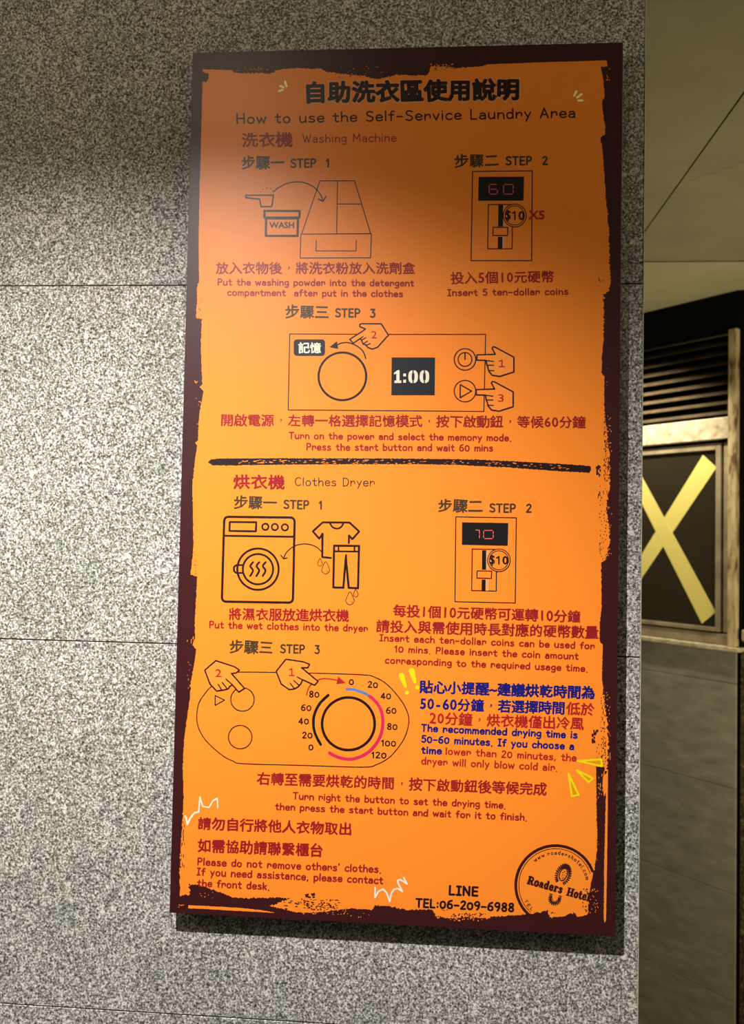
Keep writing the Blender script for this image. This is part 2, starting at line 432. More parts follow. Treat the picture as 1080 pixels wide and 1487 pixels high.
# ---- ragged orange ground
top = [(294.4,104),(294.4,100.7),(337.8,101.8),(338,104.5),(352,106.9),(372,105.5),(392,107.9),(399,102.4),(415,100),(433,98.7),(450,100),(465.6,99.7),(473.7,103.8),
       (480,104.8),(500,107.9),(526.8,109.9),(547,115),(561.5,112),(575.7,108.5),(600,109.5),(620.6,108.9),(623.6,103.8),(624.6,96.7),(643,96.7),(663,98.7),(697,96.5),(708.3,93.6),(771.5,91),(853,88.5),(880.5,87.5)]
right = [(881.9,96.7),(872.3,96.7),(874.3,108.9),(877,127.2),(877.8,141.5),(874,145.6),(874.4,155.7),(876.4,170),(878.4,182.2),(878.4,195.5),(871.3,199.5),(874.4,214.8),(876.4,239.3),(878.9,280),(882,311),
         (883.5,333),(885,388.5),(886.6,407),(883.5,422.5),(876.4,427),(876.4,487.5),(873.6,518.4),(873.3,541.6),(877.3,546),(877.3,595.7),(881,626.6),(884,657.6),(885,700),(885.5,707),
         (881,725.7),(880,742),(884,760.7),(884.7,787.6),(880.7,811.8),(872.6,817),(873.2,846.8),(873.2,881.8),(870.5,908.7),(870.5,930),(874.8,937),(874,989.4),(878,1016),(880.7,1043),(882,1060),(883,1084),(881,1111),
         (881,1122),(878,1125),(877,1112),(865.4,1113),(865.9,1173),(867,1213),(866.5,1235),(863,1262),(860,1273),(857,1288.5),(854,1306),(853.5,1328)]
bottom = [(837.8,1332),(834.9,1326.4),(826,1327.4),(816.4,1331.2),(797.9,1332),(795,1321.5),(787.2,1324.4),(758,1328.3),(725,1330.3),(713.3,1331),(709.4,1334),(694,1332),(675,1332),(653,1333.7),(631.8,1329.4),(627.6,1321),
          (589,1321),(565.8,1316.7),(544.5,1314.5),(540,1321),(505,1319),(488,1322),(470,1324),(448,1325.5),(426.7,1324),(411,1320),(391,1315.6),(404.4,1311),(422,1304.4),(395.6,1303.3),(360,1304.4),(337.8,1303.3),(313.3,1293.3),(291,1285.6),(274.4,1284.4),(275.6,1298),(261,1301)]
left = [(261.5,1240),(266.6,1159.8),(265.5,1115),(267,1076.6),(269.8,1055),(274,1027),(275.6,1016),(276.9,990.5),(281.6,966.9),(284.8,943),(279.5,936.3),(283.3,926),(282.7,904.5),(284.8,868),(286.3,840),(286.2,836.8),(276.6,834.6),
        (279.8,806.7),(280.9,787.3),(279.8,722.8),(278.7,707.7),(281.9,679.8),(286.2,647.5),(283.5,643),(287.7,639),(288.4,611),(290.5,593.8),(295.5,568),(290,562),(293.8,558),(291.6,508.8),(292.7,468),(293.8,463.7),(284.5,461.5),(286.2,433.5),
        (285.6,418.5),(289,407.7),(288.4,347.5),(289.9,261.5),(291.6,240),(290.4,259),(293.4,141.5),(294,119),(299,119),(303,114),(303,107),(298,106)]
left = [p for p in left if p != (291.6, 240)]
def rough(pts, amps, step=1.1, closed=True):
    out = []; N_ = len(pts)
    for i in range(N_ if closed else N_ - 1):
        a, b = pts[i], pts[(i + 1) % N_]
        dx, dy = b[0] - a[0], b[1] - a[1]; l = math.hypot(dx, dy)
        n = max(1, int(l / step)); am = amps(a)
        for k in range(n):
            t = k / n; x, y = a[0] + dx * t, a[1] + dy * t
            nz = noise.noise(Vector((x * .35, y * .35, 0))) * 0.9 + noise.noise(Vector((x * 1.3, y * 1.3, 5))) * 1.1
            if l > 1e-6: out.append((x - dy / l * nz * am, y + dx / l * nz * am))
    return out
def amp(p):
    x, y = p
    if 338 < x < 395 and y < 115: return 2.6
    if 480 < x < 640 and y < 120: return 1.6
    if x > 700 and y < 95: return 0.35
    if x > 870 and (270 < y < 430 or 600 < y < 800 or 990 < y < 1120): return 2.2
    if y > 1260 and x < 850: return 1.7
    if x < 300 and y < 415: return 0.5
    return 1.0
ground = Pen(1).FL(rough(top + right + bottom + left, amp))
ground.FL(rough([(273.3,1314.4),(320,1316.7),(350,1318.5),(382,1322),(400,1325.5),(329,1322),(300,1320),(273.3,1319)], lambda p: .45))
ground.FL(rough([(876.5,1120),(882.5,1120),(882,1195),(881,1262),(880.3,1306),(879.6,1336),(878,1340),(876.5,1336),(877,1262),(878.5,1195),(879.8,1150),(876.5,1157),(874.5,1137)], lambda p: .7 if p[0] < 880 else .25))
ground.raw = False
ground_o = ground.out('orange_ground', M['orange'])
ground_o['label'] = 'orange painted field with torn brush edges'

def blob(pen, x, y, rx, ry):
    n = random.randint(5, 7); a0 = random.random() * 6
    pen.poly([P(x + rx * random.uniform(.5, 1.2) * math.cos(a0 + 6.283 * i / n), y + ry * random.uniform(.5, 1.2) * math.sin(a0 + 6.283 * i / n)) for i in range(n)])
dk = Pen(2); og = Pen(2)
# dark flecks in the orange:  x0,y0,x1,y1,count,size x,size y
for (x0, y0, x1, y1, c, sx, sy) in [(340,101,395,106,40,1.8,.8),(876,600,884,700,110,.8,1.5),(866,672,872,690,14,1.6,2.6),(868,712,876,724,8,.9,2.2),(870,690,882,812,40,.8,1.4),(870,787,877,802,8,.6,2.2),
        (288,426,292,462,9,.6,1.2),(282,800,285,836,10,.6,1.3),(872,1000,880,1110,80,.8,1.6),(860,1060,867,1078,14,1.8,3),(866,1080,878,1108,12,.8,2),(410,1308,436,1321,14,2.2,1),(440,1306,492,1322,90,2.0,.9),(444,1297,456,1304,14,2.2,1.6),
        (436,1302,445,1312,6,1,1),(868,404,876,412,6,.5,2.2),(630,98,660,102,16,1.2,.9),(480,105,560,112,30,1.2,1.1),(655,1326,700,1332,40,1.3,1.2),(640,1321,650,1323,3,2,.8),(800,1324,806,1327,3,1.5,1),
        (274,1285,290,1297,16,1.8,1.4),(252,1155,256,1200,0,1,1),(262,1175,268,1262,30,.6,3),(296,107,302,118,6,1.8,1.8),(700,1324,706,1328,2,1,1),(846,1290,856,1325,20,1,1.4),(840,1303,852,1308,0,1,1)]:
    for _ in range(c): blob(dk, random.uniform(x0, x1), random.uniform(y0, y1), sx, sy)
for (x0, y0, x1, y1, c, sx, sy) in [(876,600,888,700,40,.7,1.1),(882,690,888,812,16,.7,1.2),(878,1000,886,1110,36,.7,1.2),(880,440,882,560,3,.6,.8),(282,552,288,560,5,.6,1.8),(285,575,292,625,10,.6,1),(272,925,282,936,7,.6,1.6),
        (272,960,279,1000,10,.6,.9),(853,1290,868,1330,26,.8,.9),(868,1120,880,1160,24,.6,2),(866,1160,870,1260,6,.5,.8),(340,1296,370,1304,5,.8,.6),(500,1316,540,1332,14,.9,.7),(290,1290,340,1305,10,1,.7),
        (440,1318,500,1328,40,1.3,.6),(632,1325,640,1336,8,.7,1.6),(650,1332,700,1337,24,1,1),(495,95,565,108,14,1.2,.6),(340,98,395,103,22,1.3,.6),(624,92,660,98,20,1.2,.9),(880,90,886,118,8,.7,1.3),(258,1314,268,1318,6,1.4,.6)]:
    for _ in range(c): blob(og, random.uniform(x0, x1), random.uniform(y0, y1), sx, sy)
o = dk.out('dark_flecks', M['maroon']); o['kind'] = 'stuff'
o = og.out('orange_flecks', M['orange']); o['kind'] = 'stuff'
# brushed divider
br = Pen(2)
br.FL(rough([(301.5,671),(306,667.2),(318.7,665.8),(400,665.4),(500,665.6),(600,666),(690,667.2),(760,670.5),(820,674),(857,676.5),(858,682),(855.5,686.5),(800,683.5),(733,678.5),(660,675),(600,674),(500,674.2),(400,674.8),(320,676),(308,675.8)], lambda p: .9 if p[0] > 340 else .4, .9))
o = br.out('brushed_divider', M['dark'])
fl = Pen(3)
for _ in range(120):
    x = 345 + random.random() ** 1.2 * 480; t = (x - 300) / 557
    yc = 670.2 if x < 620 else 670.2 + (x - 620) ** 1.5 * .0031
    blob(fl, x, yc + random.uniform(-2.8, 2.9), random.uniform(1.2, 3.4), random.uniform(.35, .8))
fl.out('brush_gaps', M['orange'], o)['kind'] = 'stuff'

# ---- hand lettering: single-line alphabet (x height 5, capitals 8)
G = {
'a': (4.2, ['~.7,4.3 2,5 3.3,4.6 3.8,3.2 3.8,1.6 3.7,.1', '~3.7,2.9 1.8,2.9 .5,2.1 .6,.7 1.9,.1 3.1,.6 3.7,1.5']),
'b': (4.4, ['.5,8 .5,.2', '~.5,3.4 1.8,4.9 3.6,4.4 4.1,2.5 3.5,.5 1.9,.1 .5,1']),
'c': (4.1, ['~3.9,4.3 2.6,5 1,4.3 .4,2.5 1,.6 2.6,.1 4,.8']),
'd': (4.4, ['4,8 4,.1', '~4,3.6 2.7,4.9 1,4.4 .4,2.4 1,.5 2.4,.1 4,1.5']),
'e': (4.3, ['~.6,2.6 4,2.8 3.6,4.4 2.3,5 .9,4.2 .4,2.5 1,.6 2.5,.1 4.1,.9']),
'f': (3.4, ['~3.4,7.5 2.5,7.9 1.6,7 1.5,5 1.5,0', '.2,4.8 3,4.8']),
'g': (4.3, ['~3.9,4.2 2.4,5 .9,4.3 .4,2.8 1,1.2 2.4,.8 3.9,2', '~3.9,5 4,2 3.9,-1 2.6,-2.3 .7,-1.8']),
'h': (4.3, ['.5,8 .5,.1', '~.5,3 1.6,4.6 3,4.8 3.9,3.7 4,2 4,.1']),
'i': (1.2, ['.6,5 .6,.1', '.6,7.1 .6,7.3']),
'k': (4.0, ['.5,8 .5,.1', '3.5,4.8 .7,2.2', '1.5,2.9 3.7,.1']),
'l': (1.2, ['.6,8 .6,.1']),
'm': (6.2, ['.5,5 .5,.1', '~.5,3.2 1.5,4.7 2.7,4.5 3.1,3 3.1,.1', '~3.1,3.2 4.1,4.7 5.3,4.5 5.8,3 5.8,.1']),
'n': (4.3, ['.5,5 .5,.1', '~.5,3 1.6,4.6 3,4.8 3.9,3.7 4,2 4,.1']),
'o': (4.6, ['~2.3,5 .9,4.3 .4,2.5 .9,.7 2.3,.1 3.7,.7 4.2,2.5 3.7,4.3 2.3,5']),
'p': (4.4, ['.5,5 .5,-2.4', '~.5,3.4 1.8,4.9 3.6,4.4 4.1,2.5 3.5,.5 1.9,.1 .5,1']),
'q': (4.4, ['4,5 4,-2.4', '~4,3.6 2.7,4.9 1,4.4 .4,2.4 1,.5 2.4,.1 4,1.5']),
'r': (4.0, ['.5,5 .5,.1', '~.5,2.6 1.4,4.3 2.7,4.8 3.6,4.1 3.7,2.6 3.7,2']),
's': (4.0, ['~3.5,4.5 2.1,5 .8,4.4 1,3.3 2.2,2.7 3.5,2 3.5,.7 2.1,.1 .4,.6']),
't': (3.6, ['~1.6,7 1.6,3.5 1.7,1.2 2.3,.2 3.5,.4', '.2,4.9 3.3,4.9']),
'u': (4.4, ['~.5,5 .5,1.8 1.2,.3 2.6,.2 4,1.8', '4,5 4,.1']),
'v': (4.1, ['.3,5 2.1,.1 3.8,5']),
'w': (5.8, ['.2,5 1.5,.1 2.9,4.4 4.3,.1 5.6,5']),
'x': (4, ['.4,5 3.7,.1', '3.7,5 .4,.1']),
'y': (4.3, ['.4,5 2.3,.8', '4,5 1.2,-2.4']),
'z': (4, ['.5,4.9 3.6,4.9 .5,.1 3.7,.1']),
'A': (5.3, ['.3,.1 2.6,8 5,.1', '1.2,2.8 4.1,2.8']),
'C': (5.2, ['~4.9,7 3.2,8 1.2,7 .4,4 1.2,1 3.1,.1 5,1.1']),
'D': (5.2, ['.6,7.9 .6,.1', '~.6,7.9 3,7.6 4.7,5.8 4.7,2.6 3.2,.5 .6,.1']),
'E': (4.4, ['4.1,7.9 .6,7.9 .6,.1 4.2,.1', '.6,4.1 3.8,4.1']),
'H': (5.4, ['.6,8 .6,.1', '4.8,8 4.8,.1', '.6,4.1 4.8,4.1']),
'I': (3.4, ['.3,7.9 3.1,7.9', '1.7,7.9 1.7,.1', '.3,.1 3.1,.1']),
'L': (4.3, ['.6,8 .6,.1 4,.1']),
'M': (6.6, ['.5,.1 .9,8 3.3,3 5.7,8 6.1,.1']),
'N': (5.4, ['.6,.1 .6,8 4.8,.1 4.8,8']),
'P': (4.7, ['.6,7.9 .6,.1', '~.6,7.9 3.4,7.8 4.4,6 3.4,4 .6,3.7']),
'S': (4.8, ['~4.3,7.2 2.6,8 .9,7.1 1.1,5.1 2.6,4.2 4.2,3.1 4.2,1.1 2.5,.1 .5,.9']),
'T': (5, ['.2,7.9 4.8,7.9', '2.5,7.9 2.5,.1']),
'W': (7, ['.2,8 2,.1 3.5,6.4 5.1,.1 6.8,8']),
'0': (4.8, ['~2.4,6.6 .9,5.6 .4,3.3 .9,1 2.4,.1 3.9,1 4.4,3.3 3.9,5.6 2.4,6.6']),
'1': (2.6, ['.3,6 1.7,7.6 1.7,.1']),
'2': (4.4, ['~.6,6.6 2,7.8 3.7,7 3.5,4.9 1.8,2.3 .5,.2', '.5,.2 4.1,.2']),
'3': (4.4, ['.7,7.7 3.8,7.7 2.2,4.8', '~2.2,4.8 3.9,3.9 3.8,1.2 2.2,.1 .5,.8']),
'4': (4.8, ['3.2,.1 3.2,7.7 .4,2.2 4.5,2.2']),
'5': (4.4, ['3.8,7.8 1,7.8 .8,4.6', '~.8,4.6 2.5,4.9 3.9,3.7 3.7,1 2,.1 .5,.9']),
'6': (4.6, ['~3.8,7.8 1.6,6.6 .5,3.6 .8,1 2.3,.1 3.9,.9 4.1,2.9 2.9,4.3 1,3.9']),
'8': (4.6, ['~2.3,4.3 .8,5.6 1.2,7.4 2.3,7.9 3.5,7.4 3.8,5.6 2.3,4.3 .6,2.5 1,.7 2.3,.1 3.7,.7 4,2.5 2.3,4.3']),
'9': (4.6, ['~4,5 2.6,4 .9,4.4 .5,6.2 1.6,7.7 3.3,7.6 4.1,5.6 3.7,2.4 2.4,.1']),
'.': (1.6, ['.8,-.7 .9,-.7']), ',': (1.7, ['.9,.5 .6,-1']), "'": (1.5, ['.8,8.3 .7,7']), '-': (4.2, ['.4,3.2 3.8,3.2']), ':': (1.6, ['.8,4.6 .8,4.8', '.8,1 .8,1.2']), ' ': (2.9, []),
}
def glyph(ch):
    wd, st = G[ch]; out = []
    for s in st:
        sm = s[0] == '~'; pts = [tuple(float(q) for q in t.split(',')) for t in s.lstrip('~').split()]
        out.append(catmull(pts, n=4) if sm else pts)
    return wd, out
GAP = 1.25
hcache = {}
def hand(pen, text, x0, y0, x1, y1, cap, stroke):
    """write text along the line from (x0,y0) to (x1,y1), capital height and stroke in the same units"""
    tot = sum(G[c][0] for c in text) + GAP * (len(text) - 1)
    L_ = math.hypot(x1 - x0, y1 - y0); ux, uy = (x1 - x0) / L_, (y1 - y0) / L_
    ks = L_ / tot; kv = cap / 8.0; cur = 0
    pen.raw = False
    for ch in text:
        wd, st = glyph(ch)
        if st:
            key = (ch, round(math.log(ks) * 22), round(math.log(kv) * 22), round(stroke, 2))
            if key not in hcache:
                q = Pen(0)
                for g_ in st: q.line([(gx * ks, gy * kv) for gx, gy in g_], stroke)
                co, fs = cdt([(v[0], v[2]) for v in q.v], q.f, 10.0)
                hcache[key] = ([(v[0] / ks, v[1] / kv) for v in co], fs)
            co, fs = hcache[key]; jy = random.uniform(-.12, .12); n = len(pen.v)
            for (gx, gy) in co:
                A = (cur + gx) * ks; B_ = (gy + jy) * kv
                q = P(x0 + ux * A + uy * B_, y0 + uy * A - ux * B_); pen.v.append((q[0], pen.y, q[1]))
            pen.f += [tuple(i + n for i in f) for f in fs]
        cur += wd + GAP
    return pen

# ---- CJK and plain numerals: Blender's built-in font, converted to flat mesh
cache = {}
def fontchar(ch, off):
    k = (ch, off)
    if k in cache: return cache[k]
    c = bpy.data.curves.new('t', 'FONT'); c.body = ch; c.size = 1; c.resolution_u = 2
    o = bpy.data.objects.new('t', c); COL.objects.link(o)
    dg = bpy.context.evaluated_depsgraph_get(); me = bpy.data.meshes.new_from_object(o.evaluated_get(dg))
    co = [(v.co.x, v.co.y) for v in me.vertices]; fs = []
    for p in me.polygons:
        pv = list(p.vertices)
        if len(pv) == 3: fs.append(tuple(pv))
        else: fs += [tuple(pv[i] for i in t) for t in tessellate_polygon([[Vector((co[i][0], co[i][1], 0)) for i in pv]])]
    if off > 0:
        cnt = {}
        for f in fs:
            for a, b in zip(f, f[1:] + f[:1]): cnt[(min(a, b), max(a, b))] = cnt.get((min(a, b), max(a, b)), 0) + 1
        seen = set()
        for (a, b), n in list(cnt.items()):
            if n != 1: continue
            A, B_ = co[a], co[b]; dx, dy = B_[0] - A[0], B_[1] - A[1]; l = math.hypot(dx, dy)
            if l < 1e-6: continue
            nx, ny = -dy / l * off, dx / l * off; k0 = len(co)
            co += [(A[0] + nx, A[1] + ny), (B_[0] + nx, B_[1] + ny), (B_[0] - nx, B_[1] - ny), (A[0] - nx, A[1] - ny)]; fs.append((k0, k0 + 1, k0 + 2, k0 + 3))
            for q in (a, b):
                if q in seen: continue
                seen.add(q); k0 = len(co)
                co += [(co[q][0] + off * math.cos(.39 + .785 * i), co[q][1] + off * math.sin(.39 + .785 * i)) for i in range(8)]; fs.append(tuple(range(k0, k0 + 8)))
    r = cdt(co, fs)
    bpy.data.objects.remove(o); bpy.data.curves.remove(c); bpy.data.meshes.remove(me)
    cache[k] = r; return r
def put(pen, vf, fn):
    n = len(pen.v)
    for p in vf[0]: q = P(*fn(p)); pen.v.append((q[0], pen.y, q[1]))
    pen.f += [tuple(i + n for i in f) for f in vf[1]]
NARROW = '0123456789-~'
def cjk(pen, text, x0, y0, x1, y1, h, bold=0.02, wob=.012):
    pen.raw = False
    adv = [0.56 if c in NARROW else 1.0 for c in text]
    tot = sum(adv); L_ = math.hypot(x1 - x0, y1 - y0); ux, uy = (x1 - x0) / L_, (y1 - y0) / L_
    ks = L_ / (tot - .06); kv = h / .97; cur = -.03
    for c, a in zip(text, adv):
        ch = {'~': '~'}.get(c, c); vf = fontchar(ch, bold)
        r = random.uniform(-.03, .03); sc = random.uniform(.96, 1.03)
        xs_ = [p[0] for p in vf[0]]; mid = (min(xs_) + max(xs_)) / 2
        def fn(p):
            gx, gy = (p[0] - (mid if c in NARROW or c == '，' else .5)), p[1] - .38
            if c == '，': gx, gy = gx * .62, (gy + .32) * .62
            if c in NARROW: gy = (p[1] - .35) * 1.08
            s1 = noise.noise(Vector((p[0] * 3 + ord(c) % 97, p[1] * 3, 1))) * wob; s2 = noise.noise(Vector((p[0] * 3, p[1] * 3 + ord(c) % 89, 9))) * wob
            gx, gy = (gx + s1) * sc, (gy + s2) * sc
            gx, gy = gx - gy * r, gy + gx * r
            A = (cur + a / 2 + gx) * ks; B = gy * kv
            return (x0 + ux * A + uy * B, y0 + uy * A - ux * B)
        put(pen, vf, fn); cur += a
    return pen
def sans(pen, text, x0, x1, y0, y1, slope=0.0, bold=0.02):
    """plain sans lettering filling the box x0..x1, y0 (top)..y1 (bottom)"""
    if text[-2:] == '10' or text == '1':
        if text == '1': d0, d1, dg = x0, x1, 0
        else:
            wd = x1 - x0; sans(pen, '$', x0, x0 + wd * .29, y0 - 1.4, y1 + 1.4, slope, bold); sans(pen, '0', x0 + wd * .68, x1, y0, y1, slope, bold); d0, d1 = x0 + wd * .37, x0 + wd * .56
        h_ = y1 - y0; t_ = 1.6 + bold * 20; mid = (d0 + d1) / 2 + (.2 if text == '1' else 1)
        pen.L([(d0 + .3, y0 + h_ * .24), (mid, y0 + t_ / 2), (mid, y1 - t_ / 2)], t_)
        if text == '1': pen.L([(d0, y1 - t_ / 2), (d1, y1 - t_ / 2)], t_)
        return pen
    vf = fontchar(text, bold); xs_ = [p[0] for p in vf[0]]; ys_ = [p[1] for p in vf[0]]
    a, b, c, d = min(xs_), max(xs_), min(ys_), max(ys_)
    def fn(p):
        x = x0 + (p[0] - a) / (b - a) * (x1 - x0)
        return (x, y1 - (p[1] - c) / (d - c) * (y1 - y0) + slope * (x - x0))
    put(pen, vf, fn); return pen

TL = 5  # lettering layer
# title
cjk(Pen(3), '自助洗衣區使用說明', 440.5, 135, 754.5, 130, 33.5, .075).out('title_outline', M['pale'])
cjk(Pen(4), '自助洗衣區使用說明', 441, 134.5, 754, 129.5, 32, .045).out('title_lettering', M['dark'])
hand(Pen(TL), 'How to use the Self-Service Laundry Area', 343, 179.6, 835, 170.4, 14, 2.1).out('title_lettering', M['dark'])

def lines(name, material, *items):
    for it in items:
        p = Pen(TL)
        if it[0] == 'c': cjk(p, *it[1:])
        else: hand(p, *it[1:])
        p.out(name, material)
lines('section_heading', M['red'], ('c', '洗衣機', 350.7, 203.5, 424.4, 202.5, 22, .022), ('h', 'Washing Machine', 439.5, 207, 575, 205.5, 11.5, 1.4))
lines('section_heading', M['red'], ('c', '烘衣機', 338.8, 699.5, 413.4, 700.3, 22, .028))
lines('section_heading', M['umber'], ('h', 'Clothes Dryer', 428, 705.3, 543.6, 706, 11.7, 1.4))
S = 20.5
for a, b in (((350.7, 236, 412.7, 236, '步驟一'), (422, 243, 478, 242.6, 'STEP  1')), ((659.9, 234, 723.8, 232.5, '步驟二'), (734.2, 239.6, 794.7, 238.8, 'STEP  2')),
             ((414.3, 452.3, 477.3, 453.2, '步驟三'), (486.7, 460.2, 544.3, 460.6, 'STEP  3')), ((339.8, 729.3, 402, 730, '步驟一'), (411.7, 738.3, 467.5, 739.3, 'STEP  1')),
             ((636, 734, 700.5, 735, '步驟二'), (710.6, 743.5, 771.2, 744, 'STEP  2')), ((333.3, 938.7, 396.5, 940.3, '步驟三'), (406.9, 947.8, 463.6, 948.8, 'STEP  3'))):
    lines('step_lettering', M['olive'], ('c', a[4], *a[:4], S, .024), ('h', b[4], *b[:4], 11.6, 2.6))
B = 2.0
lines('caption_lettering', M['red'], ('c', '放入衣物後，將洗衣粉放入洗劑盒', 313.5, 389.3, 602.6, 389.5, 18, .022),
      ('h', 'Put the washing powder into the detergent', 316, 414, 600.5, 415.6, 9, B), ('h', 'compartment  after put in the clothes', 330.2, 429, 584.5, 431, 9, B))
lines('caption_lettering', M['red'], ('c', '投入5個10元硬幣', 654.5, 404, 804, 401.5, 18, .022), ('h', 'Insert 5 ten-dollar coins', 649.8, 429.5, 824.6, 427.6, 9, B))
lines('caption_lettering', M['red'], ('c', '開啟電源，左轉一格選擇記憶模式，按下啟動鈕，等候60分鐘', 320.5, 610, 849.8, 613.2, 18, .022),
      ('h', 'Turn on the power and select the memory mode.', 419.6, 637, 742, 640.3, 9.2, B), ('h', 'Press the start button and wait 60 mins', 444.8, 653.5, 715.3, 655.2, 9.4, B))
lines('caption_lettering', M['red'], ('c', '將濕衣服放進烘衣機', 332.4, 891.5, 506.4, 894, 18.5, .024), ('h', 'Put the wet clothes into the dryer', 303.8, 911.7, 533.3, 917, 9.5, B))
lines('caption_lettering', M['red'], ('c', '每投1個10元硬幣可運轉10分鐘', 571, 886.7, 842.5, 895.5, 18.5, .024), ('c', '請投入與需使用時長對應的硬幣數量', 546.2, 909, 868.4, 918.5, 19, .024),
      ('h', 'Insert each ten-dollar coins can be used for', 551, 930.5, 862.6, 942.5, 9.2, B), ('h', '10 mins. Please insert the coin amount', 572.8, 946.8, 839.2, 957.5, 9.2, B),
      ('h', 'corresponding to the required usage time.', 559, 963, 852.8, 975.3, 9.2, B))
lines('tip_lettering', M['navy'], ('c', '貼心小提醒~建議烘乾時間為', 609.3, 997, 863.3, 1006, 19, .034), ('c', '50-60分鐘，若選擇時間', 609.3, 1021.5, 750+70, 1028.3, 19, .03),
      ('h', 'The recommended drying time is', 611.7, 1061.7, 837.7, 1072, 9.8, 2.35), ('h', '50-60 minutes. If you choose a', 611.7, 1077.6, 832.7, 1088.4, 9.8, 2.35), ('h', 'time', 611.7, 1093.8, 640.7, 1095, 9.8, 2.35))
lines('tip_lettering', M['crimson'], ('c', '低於', 822.3, 1028.6, 862.7, 1030.5, 19, .026), ('c', '20分鐘，烘衣機僅出冷風', 623.3, 1042.5, 847.3, 1051, 19, .024),
      ('h', 'lower than 20 minutes, the', 646.7, 1095.4, 836, 1105.2, 9.8, 2.0), ('h', 'dryer will only blow cold air.', 611.7, 1109.5, 809, 1119.3, 9.8, 2.0))
lines('caption_lettering', M['red'], ('c', '右轉至需要烘乾的時間，按下啟動鈕後等候完成', 373.3, 1130, 793.3, 1146, 19, .024),
      ('h', 'Turn right the button to set the drying time.', 425.3, 1160.3, 733.8, 1173.8, 9.5, B), ('h', 'then press the start button and wait for it to finish.', 399.6, 1175.6, 764.6, 1191.5, 9.5, B))
lines('notice_lettering', M['red'], ('c', '請勿自行將他人衣物取出', 287.2, 1195.5, 511, 1204, 19, .028), ('c', '如需協助請聯繫櫃台', 287.2, 1227.5, 468.8, 1235, 20, .028),
      ('h', "Please do not remove others' clothes.", 286.5, 1256, 553, 1267, 10, 2.1), ('h', 'If you need assistance, please contact', 285.8, 1270.5, 555.5, 1283.3, 10, 2.1), ('h', 'the front desk.', 286.5, 1287, 391, 1292, 10, 2.1))
lines('contact_lettering', M['dark'], ('h', 'LINE', 651.5, 1299, 693.3, 1300.8, 12.4, 3.2), ('h', 'TEL:06-209-6988', 603.6, 1316.7, 745.7, 1323.6, 11.6, 2.9))

# ---- drawings
# detergent drawer, scoop and box
p = Pen(3)
p.L([(464.3, 262.6), (514.8, 262.6), (538, 339.2), (437.8, 340)], 1.4, True)
p.L([(490, 263), (488.7, 339)], 1.4); p.L([(490, 296.2), (524.4, 296.2)], 1.4)
p.L([(436.8, 340), (539.2, 339.6), (538, 374.4), (435.7, 374.8)], 1.4, True)
p.L([(459.2, 349.2), (458.6, 364.4), (516.8, 364.4), (517.2, 349.2)], 1.3)
drawer = p.out('detergent_drawer_drawing', M['dark'])
p = Pen(3)
p.L([(397, 279), (402, 274), (409.3, 269.7), (418, 266), (427.6, 264.2), (437, 264.4), (446, 266.7), (454, 270.6), (460.2, 275.8), (465.5, 283), (468.7, 290.5)], 1.7, smooth=True)
p.L([(462, 289), (468.9, 292.3), (473.4, 285)], 1.9)
p.out('arrow', M['dark'], drawer)
p = Pen(3)
p.L([(356.5, 283.6), (397, 283.4), (394.6, 300), (379, 300.3), (377, 289.3), (356.8, 287)], 2.3, True)
for a in ((378.6, 278.6), (381.8, 274.8), (387.2, 272.4), (392.5, 273.8), (396, 277.3)): p.disc(P(*a), .95 * PX, 8)
p.L([(383.8, 306.3), (435, 306.3), (434.6, 316), (384, 316)], 3.4, True)
p.L([(386.2, 317), (386, 342.6), (432, 342.6), (432.6, 317)], 3.4, True)
sans(p, 'WASH', 391, 427, 322.3, 331.4, 0, .03)
p.out('washing_powder_drawing', M['umber'])

def hand_icon(outl, creases, num, box, layer=6, wd=2.1):
    a = Pen(layer).FL(outl).out('pointing_hand_drawing', M['pale_orange'])
    q = Pen(layer + 1).L(outl, wd, True)
    for c in creases: q.L(c, wd * .85)
    q.out('outline', M['dark'], a)
    sans(Pen(layer + 1), num, *box).out('numeral', M['crimson'], a)

def coin_machine(o4, d4, s4, up, low, sm, coin, money, digits):
    p = Pen(3); p.L(o4, 1.5, True); p.L(s4, 1.5, True)
    root = p.out('coin_machine_drawing', M['dark'])
    Pen(4).FL(d4).out('display', M['black'], root)
    w4 = Pen(4)
    for (xa, xb, ya, yb) in (up, low):
        w4.FL([(xb, ya), (xb + 4.2, ya), (xb + 3.8, yb), (xb, yb)])
    w4.out('slot_highlight', M['pale'], root)
    b4 = Pen(5)
    for (xa, xb, ya, yb) in (up, low): b4.FL([(xa, ya), (xb, ya), (xb - .3, yb), (xa - .3, yb)])
    b4.out('slot', M['black'], root)
    Pen(6).FL(sm).out('button_face', M['orange'], root); Pen(7).L(sm, 1.5, True).out('button', M['dark'], root)
    Pen(7).C(coin[:2], coin[2] - 1, 0).disc(P(*coin[:2]), coin[2] * PX, 40).out('coin_face', M['orange'], root)
    cc = Pen(8).C(coin[:2], coin[2], 1.3); cc.C(coin[:2], coin[2] - 2.6, 1.2); sans(cc, '$10', *money, 0, .03).out('coin', M['dark'], root)
    lp = Pen(5)
    for seg in digits: lp.L(seg, 1.3)
    lp.out('digits', M['led'], root)
def seg0(x, y, w_, h): return [[(x + 1.6, y), (x + w_ - 1.6, y)], [(x + 1.6, y + h), (x + w_ - 1.6, y + h)], [(x, y + 1.6), (x, y + h * .5 - 1)], [(x, y + h * .5 + 1), (x, y + h - 1.6)], [(x + w_, y + 1.6), (x + w_, y + h * .5 - 1)], [(x + w_, y + h * .5 + 1), (x + w_, y + h - 1.6)]]
